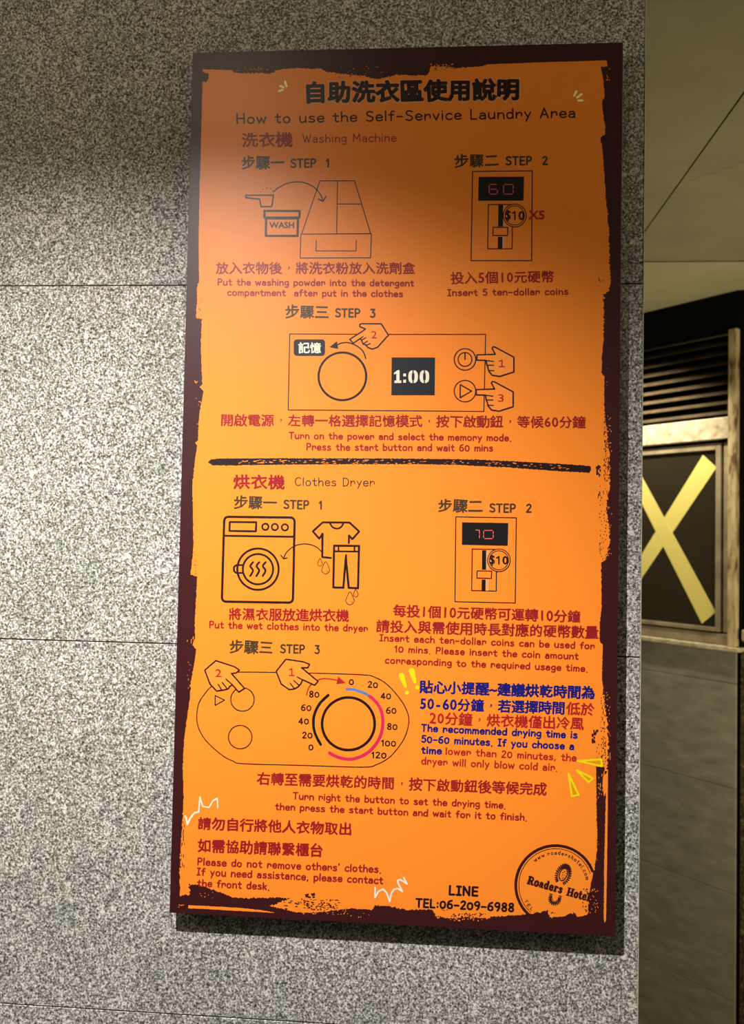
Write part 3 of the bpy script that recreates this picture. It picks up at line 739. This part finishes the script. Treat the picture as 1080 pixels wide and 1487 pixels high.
def seg6(x, y, w_, h): return [[(x + 1.6, y), (x + w_ - 1.6, y)], [(x + 1.6, y + h), (x + w_ - 1.6, y + h)], [(x + 1.6, y + h * .5), (x + w_ - 1.6, y + h * .5)], [(x, y + 1.6), (x, y + h * .5 - 1)], [(x, y + h * .5 + 1), (x, y + h - 1.6)], [(x + w_, y + h * .5 + 1), (x + w_, y + h - 1.6)]]
coin_machine([(686, 249), (772.6, 248), (771.7, 378.6), (683.8, 378.6)], [(694.8, 256.8), (760.7, 256.6), (760, 291.4), (694.2, 291.6)], [(709, 297), (744.3, 297), (743.3, 361.3), (708, 361.3)],
             (723.4, 730.4, 298, 329), (722.8, 729.4, 344, 360.8), [(715.8, 330.2), (737.2, 330.2), (736.8, 342), (715.5, 342)], (747.2, 313, 16.6), (733.3, 761.5, 306.5, 320), seg6(710, 267.8, 12, 14) + seg0(731, 267.8, 14, 14))
coin_machine([(661.7, 750.6), (749.5, 752), (747.9, 875.7), (660.4, 873.8)], [(670.7, 758.4), (737.8, 759.6), (737, 792.6), (670.4, 791.2)], [(685.6, 797.3), (721, 798), (720.3, 858.4), (684.7, 857.6)],
             (699.8, 705.8, 799, 827.4), (699.2, 705, 841.6, 857.8), [(692.6, 829), (713.7, 829.4), (713.2, 840), (692.2, 839.4)], (724.2, 813.6, 16.4), (710.4, 738, 807.2, 820), [[(691, 769.6), (695.5, 770)], [(696, 771), (696, 775)], [(696, 777), (696, 781)]] + seg0(702, 770.2, 14, 12))
sans(Pen(TL), 'X5', 767, 790.6, 305.8, 319, 0, .03).out('count_lettering', M['crimson'])

# washer control panel
p = Pen(3); p.L([(420.6, 485), (563, 485.6), (705, 485.6), (702.4, 597.5), (418.4, 595.3)], 1.5, True)
panel = p.out('control_panel_drawing', M['dark'])
def rrect(x0, y0, x1, y1, r, sk=0, n=5):
    pts = []
    for (cx, cy, a0) in ((x1 - r, y0 + r, -90), (x1 - r, y1 - r, 0), (x0 + r, y1 - r, 90), (x0 + r, y0 + r, 180)):
        for i in range(n + 1):
            a = math.radians(a0 + 90 * i / n); x = cx + r * math.cos(a); y = cy + r * math.sin(a); pts.append((x - (y - y0) * sk, y + (x - x0) * abs(sk) * .6))
    return pts
bd = Pen(4).FL(rrect(426.4, 492.8, 471.8, 516.8, 4.5)).out('memory_key', M['slate'], panel)
cjk(Pen(5), '記憶', 433.5, 505, 466, 505.3, 16, .026).out('memory_key_lettering', M['white'], panel)
Pen(3).C((497, 546.5), 34.6, 3.3).out('dial', M['dark'], panel)
p = Pen(4).L([(530.8, 520.7), (529, 514.5), (526, 509), (521, 504.5), (515, 500.8), (508.5, 498.4), (502.4, 497.4), (495, 498.5), (489.2, 501)], 1.9, smooth=True); p.FL([(478.2, 504.2), (489.2, 495.3), (491, 506.8)])
p.out('arrow', M['dark'], panel)
Pen(4).FL([(568.6, 519), (631.6, 519.2), (631, 574), (568, 574)]).out('display', M['slate'], panel)
# stencil time
st = Pen(5)
def bar(x0, x1, y0, y1): st.FL([(x0, y0), (x1, y0), (x1, y1), (x0, y1)])
st.FL([(571.8, 541.5), (577.2, 537.6), (580, 537.6), (580, 552.6), (582.6, 552.6), (582.6, 556.2), (572.6, 556.2), (572.6, 552.6), (575.4, 552.6), (575.4, 542.6), (571.8, 543.8)])
bar(585.4, 589.4, 542.4, 546.6); bar(585.4, 589.4, 551.4, 555.8)
for x in (592.6, 609):
    for s_ in (0, 1):
        e = [(6.2, 537.6), (3.6, 538.2), (1.2, 540.6), (0.2, 544.6), (0.2, 549.6), (1.2, 553.6), (3.6, 555.8), (6.2, 556.4), (6.2, 552.6), (5.2, 551), (5.0, 547), (5.2, 543), (6.2, 541.2)]
        st.FL([((x + a) if s_ == 0 else (x + 14.2 - a), b) for a, b in e])
st.out('display_lettering', M['white'], panel)
p = Pen(4).C((675, 522), 15.6, 1.7); p.C((675, 522), 10, 1.7); p.L([(675, 512.8), (675, 522)], 2.0); p.C((675, 568), 15.6, 1.7); p.L([(668, 558.5), (668, 577.6), (684.5, 568)], 1.9, True)
p.out('power_and_start_keys', M['dark'], panel)
hand_icon([(507.8, 492.8), (527, 480.6), (530.5, 477.8), (522.3, 474.3), (522.2, 471.2), (525, 470.2), (553.5, 470.3), (563.8, 486.7), (548, 504.2), (540.5, 507), (534, 504.6), (531, 500.6), (527, 499.6), (524.8, 494), (522.6, 491.8), (512.6, 498.4)],
          [[(522.6, 491.8), (527, 488.8)], [(524.8, 494), (531, 490.5)], [(527, 499.6), (533.4, 495.4)], [(531, 502), (537.4, 499)]], '2', (538.9, 547.2, 480.6, 491.6, 0, .01))
h1 = [(692.3, 515.4), (719, 514.6), (714.2, 505.6), (715.6, 503.8), (719.2, 504.4), (745.9, 518.8), (745.9, 540.2), (725.4, 546.7), (714.4, 545), (709.5, 539), (708, 533), (706.4, 529), (705.9, 523.4), (692.3, 523)]
c1 = [[(705.9, 523.6), (716.4, 525)], [(707, 530.4), (716.4, 530.6)], [(709, 538), (717, 538.4)]]
hand_icon(h1, c1, '1', (724.6, 732.2, 522, 533.4, 0, .01))
hand_icon([(x - 1, y + 50.4) for x, y in h1], [[(x - 1, y + 50.4) for x, y in c] for c in c1], '3', (723, 731.4, 572.4, 583.8, 0, .01))

# dryer, T-shirt and trousers
p = Pen(3)
def warp(pts, x0, y0, x1, y1, q):
    out = []
    for x, y in pts:
        u = (x - x0) / (x1 - x0); v = (y - y0) / (y1 - y0)
        out.append(tuple((1 - u) * (1 - v) * q[0][j] + u * (1 - v) * q[1][j] + u * v * q[2][j] + (1 - u) * v * q[3][j] for j in (0, 1)))
    return out
p.L(warp(rrect(0, 0, 102, 124, 6), 0, 0, 102, 124, [(325.6, 750.4), (427.8, 751.6), (425.2, 875.2), (322, 873.6)]), 3.5, True)
p.L([(325, 778), (427.2, 779.5)], 3); p.L([(333.5, 758), (371.9, 758.4), (371.5, 771.6), (333.2, 771)], 3, True)
for c in ((385.2, 765), (399, 765.3), (413.6, 765.8)): p.C(c, 4.6, 2.6, 20)
p.C((374.5, 826.5), 30, 3.1); p.C((374.5, 826.5), 22, 3.0)
p.L([(352, 820.6), (343, 820.6), (339.6, 823.5), (339.6, 829.2), (343, 832), (351.5, 832)], 2.8)
for x in (365.4, 374.4, 383.6): p.L([(x + 2, 816.4), (x - 2, 822), (x + 1.8, 828.5), (x - 2.2, 836.4)], 3.0, smooth=True)
dryer = p.out('dryer_drawing', M['dark'])
p = Pen(3)
p.L([(467.8, 808.8), (468.4, 775), (463.4, 782.2), (454.2, 771.6), (468.4, 758.6), (507.4, 758.8), (521.4, 771.8), (511.4, 783), (506.6, 777.5), (506.4, 788.5)], 3.0)
p.L([(467.8, 775), (467.8, 809), (480.4, 810.2)], 3.0)
p.L([(479, 759.6), (482.6, 765.4), (488.9, 767.6), (495, 765.4), (498.6, 759.6)], 2.6, smooth=True)
p.out('shirt_drawing', M['dark'])
p = Pen(3)
p.L([(485, 792.4), (521.2, 792.8), (519.7, 854.2), (506.2, 853.6), (502, 809), (498.4, 853.4), (483.8, 853)], 3.2, True)
p.L([(485, 800.6), (521, 801)], 2.6); p.L([(491.4, 793), (491.4, 800)], 2.4); p.L([(514.6, 793), (514.6, 800)], 2.4)
p.L([(502.4, 806), (502, 815)], 3)
p.out('trousers_drawing', M['dark'])
p = Pen(4)
def drop(x, y, h, gl=None):
    p = Pen(4); p.L([(x, y - h / 2), (x + h * .27, y), (x + h * .3, y + h * .28), (x, y + h * .5), (x - h * .3, y + h * .28), (x - h * .27, y)], 1.1, True, True)
    if gl: p.L(gl, 1)
    p.out('water_drop', M['umber'])
drop(472.7, 824.6, 18, [(476, 829), (475, 830.6)]); drop(464.6, 816.6, 11); drop(508, 869, 19, [(511, 873.6), (510, 875.4)]); drop(516.4, 861.6, 11)
p = Pen(5).L([(467, 801.5), (461, 795.5), (453.9, 791.8), (445.5, 790.1), (437.7, 790.2), (429, 792.4), (421.5, 796.7), (415.3, 803), (411.9, 810.6)], 1.6, smooth=True)
p.L([(407.6, 806), (411.8, 811.6), (416.6, 810.2)], 1.7); p.out('arrow', M['dark'], dryer)

# dryer control panel
p = Pen(3)
p.L([(350, 976), (440, 977.2), (526.7, 980), (545, 984), (562, 994), (580, 1014), (590, 1031), (593.6, 1047), (589, 1067), (580, 1083), (565, 1100), (547, 1110), (526.7, 1114), (440, 1111.5), (353.3, 1109), (338, 1105), (322, 1096.5), (300, 1076.7),
     (289.5, 1060), (285.7, 1043.3), (288.5, 1022), (300, 1004), (312, 992.5), (326.7, 983), (338, 978)], 1.5, True, True)
dp = p.out('dryer_dial_drawing', M['dark'])
Pen(3).L([(312.3, 1010), (312.3, 1024.3), (326, 1016.7)], 1.6, True).out('start_symbol', M['dark'], dp)
Pen(3).C((352, 1015.7), 17, 1.6).out('button', M['dark'], dp); Pen(3).C((348.7, 1070.4), 17, 1.6).out('button', M['dark'], dp); Pen(3).C((505.7, 1051), 38.2, 3.9, 60).out('dial', M['dark'], dp)
p = Pen(4).L([(476.4, 1009.6), (465, 1020.5), (457.6, 1034), (454.9, 1048), (457, 1064), (465.4, 1081)], 4, smooth=True, caps=True); p.out('left_dial_arc', M['black'], dp)
Pen(4).L([(503.3, 1000.7), (512, 1001), (520, 1003.3), (529, 1006.5), (537, 1011.2)], 4, smooth=True).out('cool_dial_arc', M['blue'], dp)
Pen(5).L([(536.4, 1010.8), (545, 1018.5), (551.7, 1028.3), (555, 1039), (555.7, 1050), (554.2, 1062), (550, 1073.3), (542.6, 1084.4), (533.3, 1093.3), (520.5, 1099.8), (506.7, 1102.5), (491, 1099.6), (478.3, 1093.4)], 4.6, smooth=True).out('hot_dial_arc', M['pink'], dp)
p = Pen(5).L([(445, 1009.3), (448.3, 998.3), (456.7, 990), (470, 985.4), (489, 987.7)], 1.7, smooth=True); p.FL([(488.3, 993.4), (490.9, 982.2), (501.7, 991.7)]); p.out('turn_arrow', M['crimson'], dp)
p = Pen(TL)
for t, x, y in (('80', 456, 1008.3), ('60', 444.3, 1027.7), ('40', 440.7, 1047.3), ('20', 446, 1067.7), ('0', 451.3, 1085), ('0', 510, 990), ('20', 541, 994.3), ('40', 560, 1010.7), ('60', 567.7, 1031.7), ('80', 569.3, 1055.3), ('100', 564, 1079.3), ('120', 550, 1096.7)):
    wd = {1: 6.6, 2: 14.5, 3: 21}[len(t)]
    hand(Pen(TL), t, x - wd / 2, y + 4 - wd * .01, x + wd / 2, y + 4 + wd * .01, 8.6, 1.8).out('dial_number', M['dark'], dp)
hand_icon([(313.3, 959.3), (297.3, 973.3), (305, 993.3), (314.5, 1003.4), (322, 1002.4), (327, 1001.4), (331.5, 1000), (333.6, 996.6), (337.4, 994.5), (346.7, 1005), (355, 999.6), (336, 978), (343, 977), (347.6, 973), (340, 968)],
          [[(316.6, 993.6), (322, 1002)], [(322.6, 991), (329.4, 999.6)], [(328, 986), (337.4, 994.5)]], '2', (312.7, 321.7, 971.7, 983.3, 0, .01))
hand_icon([(415, 957.3), (401, 975), (408.3, 993.3), (420, 1001.4), (427.4, 1000.4), (432.6, 997.4), (436, 994), (439.4, 987), (456.7, 995), (461.7, 989.4), (437.6, 969.5), (446.8, 969.6), (449.4, 964.6), (440, 961)],
          [[(421, 992), (427.4, 1000)], [(426.6, 988.4), (434.6, 995.4)], [(431.4, 983), (440, 987.6)]], '1', (419.8, 427.4, 970, 981.8, 0, .01))

# yellow and white accents
p = Pen(5)
def taper(a, b, w0, w1):
    A, B_ = P(*a), P(*b); dx, dz = B_[0] - A[0], B_[1] - A[1]; l = math.hypot(dx, dz); nx, nz = -dz / l, dx / l
    p.poly([(A[0] + nx * w0 * PX / 2, A[1] + nz * w0 * PX / 2), (B_[0] + nx * w1 * PX / 2, B_[1] + nz * w1 * PX / 2), (B_[0] - nx * w1 * PX / 2, B_[1] - nz * w1 * PX / 2), (A[0] - nx * w0 * PX / 2, A[1] - nz * w0 * PX / 2)])
    p.disc(A, w0 * PX / 2, 12); p.disc(B_, w1 * PX / 2, 10)
taper((583, 981), (588.4, 996.7), 8, 4.4); taper((597.6, 974.4), (602.4, 990.5), 8.6, 4.4); p.disc(P(591, 1005.8), 3 * PX, 12); p.disc(P(605.8, 998.2), 3 * PX, 12)
p.out('exclamation_marks', M['yellow'])
tri = [[(838.3, 1105), (873, 1102.8), (873.4, 1112.6)], [(836.9, 1118.3), (860.4, 1130), (854.6, 1136.2)], [(825.2, 1123.6), (840, 1154.4), (830.2, 1156.6)]]
a = Pen(5); b = Pen(6)
for t in tri: a.FL(t); b.L(t, 2.9, True)
o = a.out('burst_strokes', M['mustard']); b.out('outline', M['yellow'], o)
p = Pen(6)
p.L([(268.5, 1185), (270.5, 1188), (272, 1197), (277, 1187), (282, 1180.5), (288.4, 1178.8)], 2.6); p.L([(288.4, 1178.8), (290.4, 1157.4), (294.4, 1171), (303.6, 1172.4)], 2.0); p.L([(303.6, 1172.4), (309, 1163), (315.4, 1159), (316.2, 1173)], 1.9)
p.out('zigzag_mark', M['white'])
p = Pen(6)
p.L([(544.6, 1289), (544, 1303.6), (549.4, 1294.4), (556.2, 1291), (561.6, 1296.8), (565.8, 1309), (568, 1297), (572, 1291.6), (577, 1290.2), (584, 1294.4), (578, 1282.4), (577.4, 1278.6), (581, 1277.2), (590.8, 1283.6), (586, 1274.4)], 2.5)
p.out('zigzag_mark', M['white'])
for a_, b_ in (((405.2, 132.4), (410.2, 130.4)), ((407, 124.8), (411.6, 127)), ((413.8, 118.6), (416, 125.6)), ((833.6, 139), (836.6, 132.6)), ((838, 141.6), (844, 136.8)), ((839.6, 146), (845.4, 146))): Pen(6).L([a_, b_], 3.2).out('spark_mark', M['cream'])

# round emblem
ec = (806.3, 1285.6)
p = Pen(3); p.C(ec, 57.6, 4.0, 90, -21, -231); p.C(ec, 53.2, 1.0, 90, -19, -227)
emb = p.out('round_emblem', M['maroon'])
def arc_text(pen, text, r, a0, a1, cap, stroke, inward=False):
    tot = sum(G[c][0] for c in text) + 2.6 * (len(text) - 1); cur = 0
    for ch in text:
        wd, st_ = glyph(ch); ang = math.radians(a0 + (a1 - a0) * (cur + wd / 2) / tot)
        k = abs(math.radians(a1 - a0)) * r / tot; kv = cap / 8
        ox, oy = ec[0] + r * math.cos(ang), ec[1] - r * math.sin(ang)
        ux, uy = (math.sin(ang), math.cos(ang)) if not inward else (-math.sin(ang), -math.cos(ang))
        nx, ny = (math.cos(ang), -math.sin(ang)) if not inward else (-math.cos(ang), math.sin(ang))
        for s in st_: pen.L([(ox + ux * (gx - wd / 2) * k + nx * gy * kv, oy + uy * (gx - wd / 2) * k + ny * gy * kv) for gx, gy in s], stroke)
        cur += wd + 2.6
p = Pen(5); arc_text(p, 'www.roadershotel.com', 44.8, 131, 10, 5.2, .95); p.out('arc_lettering', M['maroon'], emb); p = Pen(5); arc_text(p, 'TEL:0', 50.5, 206, 240, 4.4, .85, True)
p.out('arc_lettering', M['maroon'], emb)
# slab-serif name
SG = {
'R': (7.2, [(1.9, '1.6,7.2 1.6,.8'), (1.6, '~1.6,7.2 4.4,7.2 5.4,5.6 4.4,4 1.8,3.8'), (1.8, '3.6,3.8 5.7,.8'), (1, '.3,.5 3.2,.5'), (1, '.3,7.5 3,7.5'), (1, '5,.5 7,.5')]),
'H': (8, [(1.9, '1.8,7.2 1.8,.8'), (1.9, '6,7.2 6,.8'), (1.2, '1.8,4 6,4'), (1, '.3,.5 3.2,.5'), (1, '.3,7.5 3.2,7.5'), (1, '4.6,.5 7.6,.5'), (1, '4.6,7.5 7.6,7.5')]),
'o': (5, [(1.7, '~2.5,5.1 1.1,4.4 .9,2.8 1.2,1.2 2.5,.5 3.8,1.2 4.1,2.8 3.8,4.4 2.5,5.1')]),
'a': (5.2, [(1.2, '~1,4.3 2.2,5.2 3.4,4.5'), (1.7, '3.4,4.5 3.4,.9'), (1.3, '~3.4,3.2 1.4,2.9 .9,1.6 1.6,.6 3.3,1.4'), (1, '3.4,.5 5,.5')]),
'd': (5.4, [(1.8, '3.7,7.4 3.7,.8'), (1.6, '~3.6,4.5 2.2,5.1 1,4 1,1.8 2.1,.5 3.5,1.2'), (1, '2.6,7.6 3.8,7.6'), (1, '3.8,.5 5.2,.5')]),
'e': (5, [(1.2, '1.2,2.9 3.9,2.9'), (1.5, '~3.9,3.1 3.4,4.7 2.3,5.1 1.1,4.2 .9,2.6 1.4,1 2.6,.5 4.1,1.3')]),
'r': (4.6, [(1.8, '1.5,5 1.5,.7'), (1, '.3,.5 2.9,.5'), (1, '.4,5.1 1.6,5.1'), (1.5, '~1.8,3.8 2.7,5 3.9,4.6')]),
's': (4.4, [(1.5, '~3.5,4.3 2.2,5.1 1.1,4.2 2.2,3 3.5,1.8 2.4,.5 .8,1.2')]),
't': (4.2, [(1.8, '~1.7,6.9 1.7,2 2.2,.7 3.7,.9'), (1.1, '.3,5 3.5,5')]),
'l': (3.4, [(1.8, '1.6,7.5 1.6,.7'), (1, '.3,.5 3.1,.5'), (1, '.4,7.6 1.6,7.6')]),
}
def slab(pen, text, x0, y0, x1, y1, cap):
    tot = sum(SG[c][0] for c in text) + .35 * (len(text) - 1); L_ = math.hypot(x1 - x0, y1 - y0); ux, uy = (x1 - x0) / L_, (y1 - y0) / L_; ks = L_ / tot; kv = cap / 8; cur = 0
    for ch in text:
        wd, st_ = SG[ch]
        for (w_, s) in st_:
            pts = [tuple(float(q) for q in t.split(',')) for t in s.lstrip('~').split()]
            if s[0] == '~': pts = catmull(pts, n=4)
            pen.L([(x0 + ux * (cur + gx) * ks + uy * gy * kv, y0 + uy * (cur + gx) * ks - ux * gy * kv) for gx, gy in pts], w_ * min(ks, kv) * 1.3)
        cur += wd + .35
p = Pen(5); slab(p, 'Roaders', 764.6, 1283.4, 815, 1297.6, 12.2); slab(p, 'Hotel', 821.6, 1300.2, 855, 1309, 12.2)
p.out('name_lettering', M['maroon'], emb)
# boot print: tread blocks of the sole and of the heel
p = Pen(5)
def rot(cx, cy, x, y, deg):
    a = math.radians(deg); return (cx + x * math.cos(a) - y * math.sin(a), cy + x * math.sin(a) + y * math.cos(a))
C0 = (817.6, 1269.8); TD = 20
for i in range(26):
    a = math.radians(-250 + 320 * i / 25 + 0)
    ca, sa = math.cos(a), math.sin(a)
    rx, ry = 10.8, 15.6
    if sa > .85: continue
    q = [(rx * ca * 1.0, ry * sa * 1.0), (rx * ca * .72, ry * sa * .76 + 1)]
    p.L([rot(*C0, x, y, TD) for x, y in q], 2.1)
for i in range(16):
    a = 2 * math.pi * i / 16; p.L([rot(*C0, 5.2 * math.cos(a), 9 * math.sin(a), TD), rot(*C0, 5.6 * math.cos(a + .24), 9.6 * math.sin(a + .24), TD)], 1.5)
for i in range(26):
    p.disc(P(*rot(*C0, random.uniform(-3.2, 3.2), random.uniform(-7, 7), TD)), random.uniform(.3, .6) * PX, 6)
C1 = (805.2, 1305.6)
for i in range(13):
    a = math.radians(-25 + 230 * i / 12); ca, sa = math.cos(a), math.sin(a)
    p.L([rot(*C1, 8.6 * ca, 8.6 * sa, 12), rot(*C1, 5.4 * ca, 5.2 * sa, 12)], 1.9)
p.L([rot(*C1, 3.6 * math.cos(t), 3.6 * math.sin(t), 12) for t in (0, .5, 1, 1.57, 2.1, 2.6, 3.14)], .9)
for y in (-6, -3.4): p.L([rot(*C1, -8.4, y, 12), rot(*C1, -5, y + .4, 12)], 1.6); p.L([rot(*C1, 5, y, 12), rot(*C1, 8.4, y + .4, 12)], 1.6)
p.out('boot_print', M['maroon'], emb)
